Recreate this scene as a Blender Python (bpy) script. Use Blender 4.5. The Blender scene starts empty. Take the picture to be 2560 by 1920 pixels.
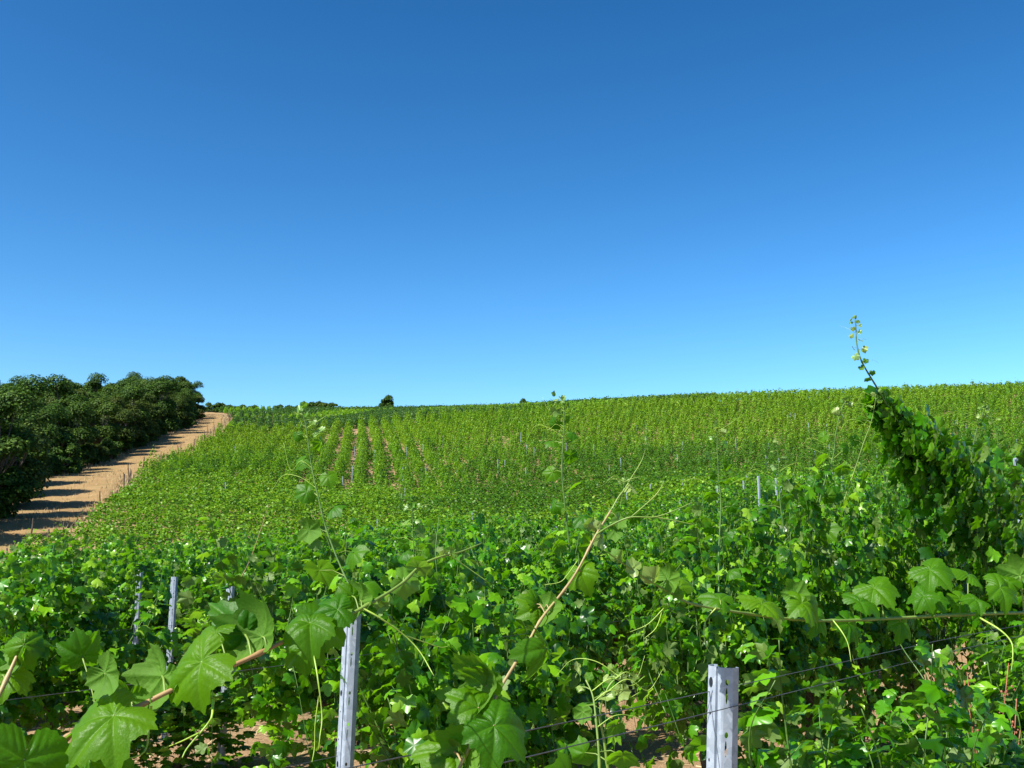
import bpy, bmesh, math, random
import numpy as np
from mathutils import Vector, Matrix

random.seed(7)
RS = np.random.RandomState(11)
SC = bpy.context.scene
COL = SC.collection
PI = math.pi

# ------------------------------------------------------------------ camera
EYE = Vector((0, 0, 1.65))
PITCH = math.radians(9.0)
FPX, CX, CY = 2567.0, 1280.0, 960.0
cam = bpy.data.cameras.new('camera')
camo = bpy.data.objects.new('camera', cam)
COL.objects.link(camo)
camo.location = EYE
camo.rotation_euler = (PI / 2 + PITCH, 0, 0)
cam.sensor_fit = 'HORIZONTAL'
cam.sensor_width = 36
cam.lens = 36 * FPX / 2560
cam.clip_start = 0.05
cam.clip_end = 9000
SC.camera = camo
CR = Vector((1, 0, 0))
CU = Vector((0, -math.sin(PITCH), math.cos(PITCH)))
CF = Vector((0, math.cos(PITCH), math.sin(PITCH)))


def at(px, py, Y):
    """a point of the place seen towards (px, py) of the photograph, Y metres ahead"""
    d = CF + CR * ((px - CX) / FPX) - CU * ((py - CY) / FPX)
    return EYE + d * (Y / d.y)


# ------------------------------------------------------------------ terrain
def vhash(i, j, s=0):
    h = np.sin(i * 127.1 + j * 311.7 + s * 74.7) * 43758.5453
    return h - np.floor(h)


def vnoise(x, y, s=0):
    x = np.asarray(x, float); y = np.asarray(y, float)
    i = np.floor(x); j = np.floor(y); f = x - i; g = y - j
    f = f * f * (3 - 2 * f); g = g * g * (3 - 2 * g)
    a = vhash(i, j, s); b = vhash(i + 1, j, s); c = vhash(i, j + 1, s); d = vhash(i + 1, j + 1, s)
    return (a * (1 - f) + b * f) * (1 - g) + (c * (1 - f) + d * f) * g


def sstep(a, b, x):
    t = np.clip((np.asarray(x, float) - a) / (b - a), 0, 1)
    return t * t * (3 - 2 * t)


_yy = np.arange(-200, 1500, 1.0)
_ff = np.interp(_yy, [-200, 0, 10, 20, 25, 45, 70, 100, 140, 150, 170, 260, 275, 330, 600, 1500],
                [-6, 0, 0, .15, .30, 1.33, 3.7, 8.4, 15.5, 17.6, 20.8, 35.5, 36.8, 38, 34, 10])
_k = np.exp(-np.arange(-9, 10) ** 2 / 18.0); _k /= _k.sum()
_ff = np.convolve(np.pad(_ff, 9, mode='edge'), _k, 'valid')


def G(X, Y):
    X = np.asarray(X, float); Y = np.asarray(Y, float)
    z = np.interp(Y, _yy, _ff)
    g = np.interp(X, [-34, 7, 40, 75, 150, 400], [0, 3.2, 5, 6.3, 8, 10])
    b = sstep(50, 150, Y) * (1 - .75 * sstep(165, 260, Y))
    z = z + g * b
    z = z + 1.3 * np.exp(-((Y - 78) / 18) ** 2) * sstep(-8, -26, X)
    z = z + .03 * np.clip(X, -14, 18) * (1 - sstep(28, np.where(X < 0, 50, 70), Y)) * sstep(0, 3, np.abs(Y) + 2)
    z = z + np.interp(Y, [8, 20, 30, 42, 70, 105], [0, .45, 1.1, 1.45, 1.0, 0]) * sstep(1.5, 9, X)
    z = z - np.interp(Y, [8, 20, 30, 38, 46, 55], [0, .28, .58, .72, .2, -.3]) * sstep(-2, -11, X) * (1 - sstep(56, 66, Y))
    return z


def g1(x, y):
    return float(G(x, y))


def edgeX(Y):
    """x of the vineyard's edge along the dirt road"""
    return np.interp(Y, [-50, 20, 42, 52, 65, 85, 105, 145, 200, 240, 275, 400], [-14, -17.5, -20.3, -21.6, -25.0, -31, -35.7, -43, -55.3, -67.3, -82, -150])


# ------------------------------------------------------------------ mesh helpers
def mesh_np(name, V, blocks, mats, midx=None, smooth=True, attrs=None):
    V = np.asarray(V, np.float32)
    me = bpy.data.meshes.new(name)
    me.vertices.add(len(V)); me.vertices.foreach_set('co', V.ravel())
    loops = np.concatenate([np.asarray(b).ravel() for b in blocks]).astype(np.int32)
    sizes = np.concatenate([np.full(len(b), np.asarray(b).shape[1]) for b in blocks]).astype(np.int32)
    starts = np.concatenate([[0], np.cumsum(sizes)[:-1]]).astype(np.int32)
    me.loops.add(len(loops)); me.loops.foreach_set('vertex_index', loops)
    me.polygons.add(len(sizes)); me.polygons.foreach_set('loop_start', starts); me.polygons.foreach_set('loop_total', sizes)
    me.polygons.foreach_set('use_smooth', np.full(len(sizes), bool(smooth)))
    for m in (mats if isinstance(mats, (list, tuple)) else [mats]):
        me.materials.append(m)
    if midx is not None:
        me.polygons.foreach_set('material_index', np.asarray(midx, np.int32))
    for k, a in (attrs or {}).items():
        at_ = me.attributes.new(k, 'FLOAT', 'POINT'); at_.data.foreach_set('value', np.asarray(a, np.float32))
    me.update(calc_edges=True)
    return me


def link(name, me, parent=None, mat=None):
    o = bpy.data.objects.new(name, me)
    COL.objects.link(o)
    if parent is not None:
        o.parent = parent
    return o


def empty(name, loc, rz=0.0):
    o = bpy.data.objects.new(name, None)
    o.empty_display_size = .2
    COL.objects.link(o)
    o.location = loc
    o.rotation_euler = (0, 0, rz)
    return o


def tag(o, label=None, cat=None, group=None, kind=None):
    for k, v in (('label', label), ('category', cat), ('group', group), ('kind', kind)):
        if v:
            o[k] = v
    return o


def spline(P, n):
    P = [Vector(p) for p in P]
    P = [P[0] * 2 - P[1]] + P + [P[-1] * 2 - P[-2]]
    out = []
    for i in range(1, len(P) - 2):
        a, b, c, d = P[i - 1:i + 3]
        for k in range(n):
            t = k / n
            out.append(.5 * ((2 * b) + (c - a) * t + (2 * a - 5 * b + 4 * c - d) * t * t + (3 * b - a - 3 * c + d) * t ** 3))
    out.append(P[-2])
    return out


def tube(P, R, sides=6, cap=True):
    """V, quads of a tube along P with radii R"""
    P = [Vector(p) for p in P]
    n = len(P)
    R = [R] * n if isinstance(R, (int, float)) else R
    V = []; F = []
    up = Vector((.3, .2, .9)).normalized()
    for i in range(n):
        t = (P[min(i + 1, n - 1)] - P[max(i - 1, 0)])
        t = t.normalized() if t.length > 1e-9 else Vector((0, 0, 1))
        if abs(t.dot(up)) > .97:
            up = Vector((.9, -.3, .1)).normalized()
        a = t.cross(up).normalized(); b = t.cross(a)
        up = -b if False else up
        for s in range(sides):
            an = 2 * PI * s / sides
            V.append(P[i] + (a * math.cos(an) + b * math.sin(an)) * R[i])
    for i in range(n - 1):
        for s in range(sides):
            F.append((i * sides + s, i * sides + (s + 1) % sides, (i + 1) * sides + (s + 1) % sides, (i + 1) * sides + s))
    return V, F


class MB:
    """collects tubes and faces into one mesh"""
    def __init__(self):
        self.V = []; self.F4 = []; self.F3 = []

    def tube(self, P, R, sides=6):
        V, F = tube(P, R, sides)
        o = len(self.V)
        self.V += [tuple(v) for v in V]
        self.F4 += [tuple(i + o for i in f) for f in F]
        n = len(P)
        for base in (0, (n - 1) * sides):
            for s in range(1, sides - 1):
                self.F3.append((o + base, o + base + s, o + base + s + 1))
        return self

    def mesh(self, name, mat, smooth=True):
        bl = []
        if self.F4: bl.append(np.array(self.F4))
        if self.F3: bl.append(np.array(self.F3))
        return mesh_np(name, np.array(self.V), bl, mat, smooth=smooth)


# ------------------------------------------------------------------ materials
class NT:
    def __init__(self, name):
        self.m = bpy.data.materials.new(name)
        self.m.use_nodes = True
        self.t = self.m.node_tree
        self.t.nodes.clear()
        self.out = self.t.nodes.new('ShaderNodeOutputMaterial')

    def n(self, typ, **kw):
        nd = self.t.nodes.new('ShaderNode' + typ)
        for k, v in kw.items():
            if k.startswith('i_'):
                nd.inputs[k[2:].replace('_', ' ')].default_value = v
            else:
                setattr(nd, k, v)
        return nd

    def l(self, a, b):
        self.t.links.new(a, b)

    def ramp(self, fac, stops):
        r = self.n('ValToRGB')
        cr = r.color_ramp
        while len(cr.elements) < len(stops):
            cr.elements.new(.5)
        for e, (p, c) in zip(cr.elements, stops):
            e.position = p; e.color = (*c, 1)
        self.l(fac, r.inputs[0])
        return r.outputs[0]

    def math(self, op, a, b=None, clamp=False):
        m = self.n('Math', operation=op, use_clamp=clamp)
        for i, v in enumerate((a, b)):
            if v is None: continue
            if isinstance(v, (int, float)): m.inputs[i].default_value = v
            else: self.l(v, m.inputs[i])
        return m.outputs[0]

    def mix(self, fac, a, b, mode='MIX'):
        m = self.n('Mix', data_type='RGBA', blend_type=mode)
        for s, v in ((m.inputs[0], fac), (m.inputs[6], a), (m.inputs[7], b)):
            if isinstance(v, (int, float)): s.default_value = v
            elif isinstance(v, tuple): s.default_value = (*v, 1)
            else: self.l(v, s)
        return m.outputs[2]

    def noise(self, scale, detail=4, vec=None, rough=.55):
        nz = self.n('TexNoise')
        nz.inputs['Scale'].default_value = scale; nz.inputs['Detail'].default_value = detail
        nz.inputs['Roughness'].default_value = rough
        if vec is not None: self.l(vec, nz.inputs['Vector'])
        return nz.outputs[0]

    def pos(self):
        return self.n('NewGeometry').outputs['Position']


def leaf_material(name, cols, back, trans, tcol, rough=.36, spec=.5, veins=False, bump=0.0):
    N = NT(name)
    geo = N.n('NewGeometry')
    oi = N.n('ObjectInfo')
    r = N.math('FRACT', N.math('ADD', geo.outputs['Random Per Island'], N.math('MULTIPLY', oi.outputs['Random'], .37)))
    col = N.ramp(r, cols)
    if veins:
        va = N.n('Attribute', attribute_name='vein')
        col = N.mix(N.math('MULTIPLY', va.outputs['Fac'], .4), col, (.085, .22, .012))
        tc = N.n('TexCoord')
        blot = N.noise(38, 4, tc.outputs['Object'])
        col = N.mix(N.math('MULTIPLY', N.math('SUBTRACT', blot, .45, True), 1.2, True), col, (.05, .14, .003))
    tint = N.mix(oi.outputs['Random'], (.82, .95, .8), (1.22, 1.06, 1.1))
    col = N.mix(1.0, col, tint, 'MULTIPLY')
    top = col
    col = N.mix(geo.outputs['Backfacing'], col, back)
    p = N.n('BsdfPrincipled')
    N.l(col, p.inputs['Base Color'])
    rr = N.math('ADD', N.math('MULTIPLY', geo.outputs['Backfacing'], .25), rough)
    N.l(rr, p.inputs['Roughness'])
    p.inputs['Specular IOR Level'].default_value = spec
    if bump:
        tc = N.n('TexCoord')
        b = N.n('Bump'); b.inputs['Strength'].default_value = bump; b.inputs['Distance'].default_value = .004
        vo = N.n('TexVoronoi'); vo.inputs['Scale'].default_value = 24; vo.feature = 'SMOOTH_F1'
        N.l(tc.outputs['Object'], vo.inputs['Vector'])
        N.l(N.math('SUBTRACT', N.math('MULTIPLY', N.noise(42, 3, tc.outputs['Object']), .7), vo.outputs['Distance']), b.inputs['Height'])
        N.l(b.outputs[0], p.inputs['Normal'])
    tr = N.n('BsdfTranslucent')
    tc2 = N.mix(.5, tcol, N.mix(1.0, top, (2.2, 2.0, 1.2), 'MULTIPLY'))
    N.l(tc2, tr.inputs['Color'])
    ms = N.n('MixShader'); ms.inputs[0].default_value = trans
    N.l(p.outputs[0], ms.inputs[1]); N.l(tr.outputs[0], ms.inputs[2])
    N.l(ms.outputs[0], N.out.inputs[0])
    return N.m


LEAFCOLS = [(0, (.011, .054, .001)), (.3, (.030, .125, .0015)), (.6, (.064, .215, .002)), (.85, (.125, .305, .004)), (1, (.22, .39, .03))]
M_LEAF = leaf_material('vine_leaf', LEAFCOLS, (.11, .18, .035), .32, (.21, .56, .002), .34, .40)
M_LEAFHI = leaf_material('vine_leaf_close', [(0, (.013, .062, .001)), (.6, (.028, .108, .0012)), (1, (.062, .170, .002))], (.085, .19, .02), .42, (.24, .58, .002), .42, .22, True, .16)
M_YOUNG = leaf_material('young_leaf', [(0, (.06, .17, .01)), (.6, (.10, .22, .02)), (1, (.20, .30, .08))], (.2, .34, .10), .34, (.25, .5, .03), .4, .5)
HILLCOLS = [(0, (.036, .112, .002)), (.4, (.064, .178, .003)), (.75, (.094, .222, .004)), (1, (.14, .27, .010))]
M_HILL = leaf_material('hill_vine_leaf', HILLCOLS, (.09, .18, .04), .30, (.18, .44, .004), .5, .25)
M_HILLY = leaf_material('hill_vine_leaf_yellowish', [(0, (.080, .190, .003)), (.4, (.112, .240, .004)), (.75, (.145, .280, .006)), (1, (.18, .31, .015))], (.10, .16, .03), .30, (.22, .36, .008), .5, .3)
M_HILLS = leaf_material('hill_vine_leaf_deep', [(0, (.022, .080, .002)), (.4, (.038, .124, .003)), (.75, (.060, .165, .003)), (1, (.10, .21, .008))], (.07, .13, .03), .30, (.13, .32, .006), .5, .3)
M_HILLD = leaf_material('far_vine_leaf', [(0, (.012, .042, .005)), (.5, (.024, .072, .007)), (1, (.05, .11, .010))], (.06, .12, .03), .25, (.10, .26, .012), .5, .3)
M_TREE = leaf_material('oak_leaf', [(0, (.014, .036, .004)), (.4, (.026, .064, .006)), (.8, (.05, .105, .009)), (1, (.08, .14, .015))], (.04, .075, .015), .18, (.07, .16, .010), .65, .15)
M_TREE2 = leaf_material('oak_leaf_olive', [(0, (.020, .036, .005)), (.5, (.036, .064, .007)), (1, (.075, .11, .012))], (.045, .07, .015), .15, (.08, .13, .010), .65, .15)


def simple(name, cols, scale, rough=.7, metallic=0.0, bump=.3, bdist=.004, coord='Object'):
    N = NT(name)
    tc = N.n('TexCoord')
    v = tc.outputs[coord] if coord == 'Object' else N.pos()
    nz = N.noise(scale, 5, v)
    p = N.n('BsdfPrincipled')
    N.l(N.ramp(nz, cols), p.inputs['Base Color'])
    p.inputs['Roughness'].default_value = rough; p.inputs['Metallic'].default_value = metallic
    b = N.n('Bump'); b.inputs['Strength'].default_value = bump; b.inputs['Distance'].default_value = bdist
    N.l(N.noise(scale * 2.5, 5, v), b.inputs['Height']); N.l(b.outputs[0], p.inputs['Normal'])
    N.l(p.outputs[0], N.out.inputs[0])
    return N.m


M_BARK = simple('vine_bark', [(.3, (.045, .03, .02)), (.7, (.13, .09, .06))], 30, .9, 0, .8, .01)
M_TRUNK = simple('oak_bark', [(.3, (.04, .032, .025)), (.7, (.12, .10, .08))], 6, .9, 0, .8, .03)
M_CANE = simple('cane_brown', [(.3, (.20, .10, .04)), (.5, (.30, .18, .075)), (.75, (.34, .26, .10))], 22, .55, 0, .2, .001)
M_CANEG = simple('cane_green', [(.3, (.09, .16, .02)), (.6, (.16, .24, .035)), (.8, (.24, .24, .06))], 22, .5, 0, .2, .001)
M_CANET = simple('cane_tan', [(.3, (.19, .125, .045)), (.5, (.28, .205, .08)), (.75, (.24, .22, .07))], 16, .55, 0, .2, .001)
M_TENDRIL = simple('tendril_green', [(.3, (.18, .32, .03)), (.7, (.32, .44, .06))], 20, .5)
M_STEM = simple('shoot_green', [(.3, (.035, .09, .012)), (.7, (.09, .17, .025))], 20, .5)
M_STAKE = simple('weathered_wood', [(.3, (.035, .026, .02)), (.7, (.12, .085, .06))], 8, .9, 0, .6, .01)
M_DRY = leaf_material('dry_leaf', [(0, (.5, .42, .36)), (1, (.72, .66, .6))], (.6, .5, .42), .15, (.6, .5, .4), .6, .3)
M_SEED = simple('rust_seed', [(.3, (.18, .05, .025)), (.7, (.36, .13, .07))], 60, .8)
M_STRAW = simple('straw', [(.3, (.26, .19, .09)), (.7, (.46, .36, .19))], 3, .8, coord='Pos')
M_WIRE = simple('steel_wire', [(.3, (.07, .075, .085)), (.7, (.15, .155, .165))], 30, .5, .6, .1, .0005)


def galvanised():
    N = NT('galvanised_steel')
    tc = N.n('TexCoord')
    v = tc.outputs['Object']
    vo = N.n('TexVoronoi'); vo.inputs['Scale'].default_value = 55; N.l(v, vo.inputs['Vector'])
    mp = N.n('Mapping'); mp.inputs['Scale'].default_value = (30, 30, 6); N.l(v, mp.inputs['Vector'])
    st = N.noise(1.0, 5, mp.outputs[0])
    col = N.ramp(vo.outputs['Color'], [(.2, (.24, .285, .335)), (.8, (.33, .38, .44))])
    col = N.mix(N.math('MULTIPLY', N.math('SUBTRACT', N.noise(9, 5, v), .52, True), 1.6, True), col, (.27, .29, .31))
    p = N.n('BsdfPrincipled'); N.l(col, p.inputs['Base Color'])
    p.inputs['Metallic'].default_value = .25
    N.l(N.math('ADD', N.math('MULTIPLY', st, .3), .38), p.inputs['Roughness'])
    b = N.n('Bump'); b.inputs['Strength'].default_value = .25; b.inputs['Distance'].default_value = .002
    N.l(N.noise(30, 4, v), b.inputs['Height']); N.l(b.outputs[0], p.inputs['Normal'])
    N.l(p.outputs[0], N.out.inputs[0])
    return N.m


M_POST = galvanised()


def soil(name, c0, c1, c2, grass, gamt):
    N = NT(name)
    v = N.pos()
    n1 = N.noise(.35, 6, v); n2 = N.noise(6, 6, v, .7); n3 = N.noise(45, 5, v, .7)
    col = N.ramp(n1, [(.3, c0), (.5, c1), (.75, c2)])
    col = N.mix(N.math('MULTIPLY', n2, .55), col, (.17, .105, .055))
    col = N.mix(N.math('MULTIPLY', N.math('SUBTRACT', n3, .52, True), 3.0, True), col, (.50, .38, .22))
    gm = N.math('MULTIPLY', N.math('SUBTRACT', N.noise(.9, 5, v), .5, True), gamt, True)
    col = N.mix(gm, col, grass)
    p = N.n('BsdfPrincipled'); N.l(col, p.inputs['Base Color']); p.inputs['Roughness'].default_value = .95
    p.inputs['Specular IOR Level'].default_value = .15
    b = N.n('Bump'); b.inputs['Strength'].default_value = .9; b.inputs['Distance'].default_value = .05
    h = N.math('ADD', N.math('MULTIPLY', n2, .8), N.math('MULTIPLY', n3, .35))
    N.l(h, b.inputs['Height']); N.l(b.outputs[0], p.inputs['Normal'])
    N.l(p.outputs[0], N.out.inputs[0])
    return N.m


M_SOIL = soil('vineyard_soil', (.21, .13, .068), (.27, .172, .09), (.32, .215, .115), (.14, .15, .05), 1.2)
M_ROAD = soil('road_earth', (.215, .13, .048), (.265, .168, .065), (.31, .205, .088), (.165, .14, .05), 3.4)

# ------------------------------------------------------------------ ground and road
ys = np.concatenate([np.linspace(-120, -3, 20), np.arange(-2, 16, .2), np.arange(16, 60, .7), np.arange(60, 300, 1.5), np.geomspace(302, 6000, 26)])
xs = np.concatenate([-np.geomspace(101, 6000, 20)[::-1], np.arange(-100, -12, 1.2), np.arange(-12, 14, .2), np.arange(14, 110, 1.2), np.geomspace(111, 6000, 20)])
XX, YY = np.meshgrid(xs, ys)
ZZ = G(XX, YY)
near = 1 - sstep(14, 40, np.hypot(XX, YY))
ZZ = ZZ + near * ((vnoise(XX * 1.7, YY * 1.7, 1) - .5) * .10 + (vnoise(XX * 4.5, YY * 4.5, 2) - .5) * .05)
ZZ = ZZ - .15 * sstep(-300, -1000, -np.hypot(XX, YY))
ny, nx = XX.shape
V = np.stack([XX, YY, ZZ], -1).reshape(-1, 3)
ii = (np.arange(ny - 1)[:, None] * nx + np.arange(nx - 1)[None]).ravel()
F = np.stack([ii, ii + 1, ii + nx + 1, ii + nx], 1)
tag(link('ground', mesh_np('ground', V, [F], M_SOIL)), kind='structure')

ry = np.arange(14, 262, 1.2)
ru = np.linspace(0, 1, 15)
RV = []
for y in ry:
    e = float(edgeX(y)) - .5 + (float(vnoise(y * .35, 3.1, 5)) - .5) * .7
    w = 7.6 - 2.2 * float(sstep(110, 180, y)) - 1.8 * (1 - float(sstep(55, 85, y))) + (float(vnoise(y * .22, 9.1, 6)) - .5) * 1.6
    for u in ru:
        x = e - w * u
        rut = -.05 * (math.exp(-((u - .28) / .05) ** 2) + math.exp(-((u - .52) / .05) ** 2))
        z = g1(x, y) + .10 + rut + (.06 * math.sin(PI * u)) - (.14 if u in (0.0, 1.0) else 0)
        RV.append((x, y, z))
nu = len(ru)
ii = (np.arange(len(ry) - 1)[:, None] * nu + np.arange(nu - 1)[None]).ravel()
tag(link('dirt_road', mesh_np('dirt_road', np.array(RV), [np.stack([ii, ii + nu, ii + nu + 1, ii + 1], 1)], M_ROAD)), kind='structure')

# ------------------------------------------------------------------ leaves
LOBE_A = np.radians([0, 14, 28, 40, 52, 66, 80, 96, 112, 128, 146, 164, 180])
LOBE_R = np.array([1.0, .88, .68, .82, .95, .82, .62, .72, .82, .72, .62, .48, .12])
MAIN = np.radians([0, 52, -52, 112, -112])


LOBE_ROUND = np.array([1.0, .95, .88, .92, .97, .92, .82, .84, .87, .82, .75, .62, .14])


def lobe_r(phi, tab=None):
    return np.interp(np.abs(phi), LOBE_A, LOBE_R if tab is None else tab)


def leaf_hi(nang, nrad, seed, droop, cup, wav, young=False):
    """a detailed grape leaf: rings from the petiole junction outwards; junction at the origin, tip towards +y"""
    r0 = np.random.RandomState(seed)
    phi = np.linspace(-PI, PI, nang, endpoint=False)
    R = (.3 * lobe_r(phi, LOBE_ROUND) + .7 * lobe_r(phi) if seed % 3 else .65 * lobe_r(phi, LOBE_ROUND) + .35 * lobe_r(phi)) * (1 + .10 * (vnoise(phi * 2.3 + seed, 0 * phi, seed) - .5))
    teeth = np.abs(((phi * nang / (2 * PI) / 4.0) % 1) - .5) * 2
    R = R + (.06 * teeth * (.6 + .8 * vnoise(phi * 9, 0 * phi, seed + 5)) - .03) * sstep(.3, .6, R)
    V = [(0, 0, 0)]; vein = [1.0]
    for j in range(1, nrad + 1):
        f = j / nrad
        for p, rm in zip(phi, R):
            r = rm * f
            x, y = r * math.sin(p), r * math.cos(p)
            d = (p - MAIN + PI) % (2 * PI) - PI
            k = int(np.argmin(np.abs(d)))
            al, pe = r * math.cos(d[k]), abs(r * math.sin(d[k]))
            mv = math.exp(-(pe / (.022 * (1.1 - .7 * f))) ** 2)
            s = (al - .8 * pe) / .15
            ds = abs(s - round(s)) * .15
            sv = math.exp(-(ds / .014) ** 2) * (1 if al > .1 else 0)
            vein.append(max(mv, .6 * sv))
            q = .030 * min(1, pe / .08) * abs(math.sin(PI * s)) + .045 * min(1, pe / .16)
            z = q - droop * r * r - cup * abs(x) * .5 + wav * math.sin(3 * p + seed) * r * r
            z += .05 * (vnoise(x * 3 + seed, y * 3, seed) - .5)
            V.append((x, y, z))
    tri = np.array([(0, 1 + (i + 1) % nang, 1 + i) for i in range(nang)])
    quad = []
    for j in range(nrad - 1):
        a, b = 1 + j * nang, 1 + (j + 1) * nang
        for i in range(nang):
            k = (i + 1) % nang
            quad.append((a + i, a + k, b + k, b + i))
    return np.array(V, float), tri, np.array(quad), np.array(vein)


def hi_mesh(name, args, mat):
    V, t, q, ve = leaf_hi(*args)
    return mesh_np(name, V, [t, q], mat, attrs={'vein': ve})


HI = [hi_mesh('grape_leaf', (104, 14, s, d, c, w), M_LEAFHI) for s, d, c, w in
      ((1, .60, -.45, .20), (2, .80, .35, .18), (3, .45, .85, .20), (4, .95, .10, .24), (5, .70, -.8, .16))]
MID = [hi_mesh('grape_leaf_small', (52, 4, s, d, c, w), M_LEAFHI) for s, d, c, w in ((11, .3, .2, .12), (12, .15, -.4, .1), (13, .5, .4, .14))]
YNG = [hi_mesh('grape_leaf_young', (52, 4, s, d, c, w), M_YOUNG) for s, d, c, w in ((21, .2, .9, .1), (22, -.3, .7, .1))]
DRYM = hi_mesh('grape_leaf_dry', (52, 5, 31, .9, 1.1, .35), M_DRY)


def fan_leaf(angles, droop, cup, seed):
    r0 = np.random.RandomState(seed)
    phi = np.radians(angles)
    R = lobe_r(phi) * (1 + .12 * (r0.rand(len(phi)) - .5))
    x, y = R * np.sin(phi), R * np.cos(phi)
    z = -droop * R * R - cup * np.abs(x) * .6 + .30 * (r0.rand(len(phi)) - .5) * R
    V = np.concatenate([[[0, 0, .02]], np.stack([x, y, z], 1)])
    n = len(phi)
    F = np.array([(0, 1 + i, 1 + (i + 1) % n) for i in range(n)])
    V[:, 1] -= .12
    return V, F[:, ::-1]


A23 = [-164, -146, -128, -112, -96, -80, -66, -52, -40, -28, -14, 0, 14, 28, 40, 52, 66, 80, 96, 112, 128, 146, 164]
A11 = [-150, -112, -80, -52, -28, 0, 28, 52, 80, 112, 150]
FAN1 = [fan_leaf(A23, d, c, s) for d, c, s in ((.2, -.35, 1), (.35, .25, 2), (.1, .5, 3), (.5, .0, 4), (.3, -.6, 5))]
FAN2 = [fan_leaf(A11, d, c, s) for d, c, s in ((.2, -.35, 1), (.35, .25, 2), (.1, .5, 3))]
KITE = [(np.array([[0, -.55, 0], [.75, .05, -.12], [0, .95, -.1], [-.75, .05, .1]]), np.array([[0, 1, 2, 3]]))]


def unit(a):
    return a / np.maximum(np.linalg.norm(a, axis=-1, keepdims=True), 1e-9)


def leaves_np(P, Nn, T, S, templates, rs):
    """leaf templates set on points P with normals Nn and tips towards T; vertices and face blocks"""
    Nn = unit(Nn)
    T = unit(T - Nn * (T * Nn).sum(-1, keepdims=True))
    B = np.cross(T, Nn)
    which = rs.randint(0, len(templates), len(P))
    Vs = []; Fs = []; off = 0; order = []
    for k, (tv, tf) in enumerate(templates):
        m = np.nonzero(which == k)[0]
        if not len(m): continue
        v = P[m][:, None, :] + S[m][:, None, None] * (tv[None, :, 0:1] * B[m][:, None, :] + tv[None, :, 1:2] * T[m][:, None, :] + tv[None, :, 2:3] * Nn[m][:, None, :])
        f = tf[None] + (np.arange(len(m)) * len(tv))[:, None, None] + off
        Vs.append(v.reshape(-1, 3)); Fs.append(f.reshape(-1, tf.shape[1])); off += len(m) * len(tv); order.append(m)
    return np.concatenate(Vs), np.concatenate(Fs), np.concatenate(order)


# ------------------------------------------------------------------ grapevines of the near rows
def vine_meshes(seed, templates, nshoot, lmin, lmax, step, name, sides):
    """trunk, shoots and foliage of one trellised vine: row along x, 1.6 m high"""
    rs = np.random.RandomState(seed)
    tr = MB()
    lean = rs.uniform(-.08, .08, 2)
    tp = [(0, 0, -.08), (.02 + lean[0] * .4, lean[1] * .4, .18), (-.02 + lean[0], lean[1], .42), (lean[0] * .6, lean[1] * .3, .66)]
    tp = spline(tp, 4)
    tr.tube(tp, [.034 - .010 * i / len(tp) + .006 * rs.rand() for i in range(len(tp))], 7)
    for s in (-1, 1):
        arm = spline([tp[-1], (s * .14, 0, .72), (s * .34, .02 * s, .73), (s * .55, 0, .70 + .04 * rs.rand())], 4)
        tr.tube(arm, [.021 - .008 * i / len(arm) + .003 * rs.rand() for i in range(len(arm))], 6)
    sh = MB()
    P = []; Nn = []; T = []; S = []
    for k in range(nshoot):
        x0 = rs.uniform(-.58, .58); side = rs.choice([-1, 1])
        h = rs.uniform(.45, .92) if rs.rand() > .12 else rs.uniform(.95, 1.18)
        droop = rs.rand() < .46
        x1 = x0 + rs.uniform(-.30, .30)
        y1 = side * rs.uniform(.05, .26)
        if droop:
            pts = [(x0, 0, .72), (x0 * .6 + x1 * .4, y1 * .6, .72 + h * .42), (x1, y1 * 1.5, .72 + h * .40), (x1 + rs.uniform(-.15, .15), side * rs.uniform(.24, .46), .80 - rs.uniform(.1, .62))]
        else:
            pts = [(x0, 0, .72), (x0 * .6 + x1 * .4, y1 * .8, .72 + h * .4), (x1, y1, .72 + h * .78), (x1 + rs.uniform(-.1, .1), y1 + rs.uniform(-.12, .12), .72 + h)]
        sp = spline(pts, 6)
        sh.tube(sp, [.0045 * (1 - .7 * i / len(sp)) for i in range(len(sp))], sides)
        ln = sum((sp[i + 1] - sp[i]).length for i in range(len(sp) - 1))
        nl = int(ln / step)
        for q in range(nl):
            u = (q + .5) / nl
            p = sp[min(int(u * (len(sp) - 1)), len(sp) - 1)]
            sgn = 1 if q % 2 else -1
            out = np.array([rs.uniform(-.7, .7) + .5 * sgn, side * rs.uniform(.1, 1.0), rs.uniform(-.1, .45)])
            out /= np.linalg.norm(out)
            pl = rs.uniform(.03, .11)
            pp = np.array(p) + out * pl
            sz = rs.uniform(lmin, lmax) * (1 if u < .75 else 1.25 - 1.0 * (u - .5))
            P.append(pp); S.append(sz)
            n = np.array([0, 1, 0]) * side * rs.uniform(.2, 1.1) + np.array([0, 0, 1]) * rs.uniform(.15, 1.0) + rs.normal(0, .42, 3)
            Nn.append(n)
            T.append(out * .8 + np.array([0, 0, -1]) * rs.uniform(.1, 1.1) + rs.normal(0, .3, 3))
    for q in range(int(nshoot * 4.0)):
        side = rs.choice([-1, 1]); x0 = rs.uniform(-.6, .6)
        P.append((x0, side * rs.uniform(.0, .22), rs.uniform(.08, .80))); S.append(rs.uniform(lmin, lmax))
        Nn.append((rs.normal(0, .4), side * rs.uniform(.2, 1), rs.uniform(.1, 1))); T.append((rs.normal(0, .5), side * .4, -.8))
    P, Nn, T, S = map(np.array, (P, Nn, T, S))
    P[:, 2] = np.maximum(P[:, 2], .16)
    Vv, Ff, _ = leaves_np(P, Nn, T, S, templates, rs)
    fol = mesh_np(name + '_foliage', Vv, [Ff], M_LEAF)
    return tr.mesh(name + '_trunk', M_BARK), sh.mesh(name + '_shoots', M_STEM), fol


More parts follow.
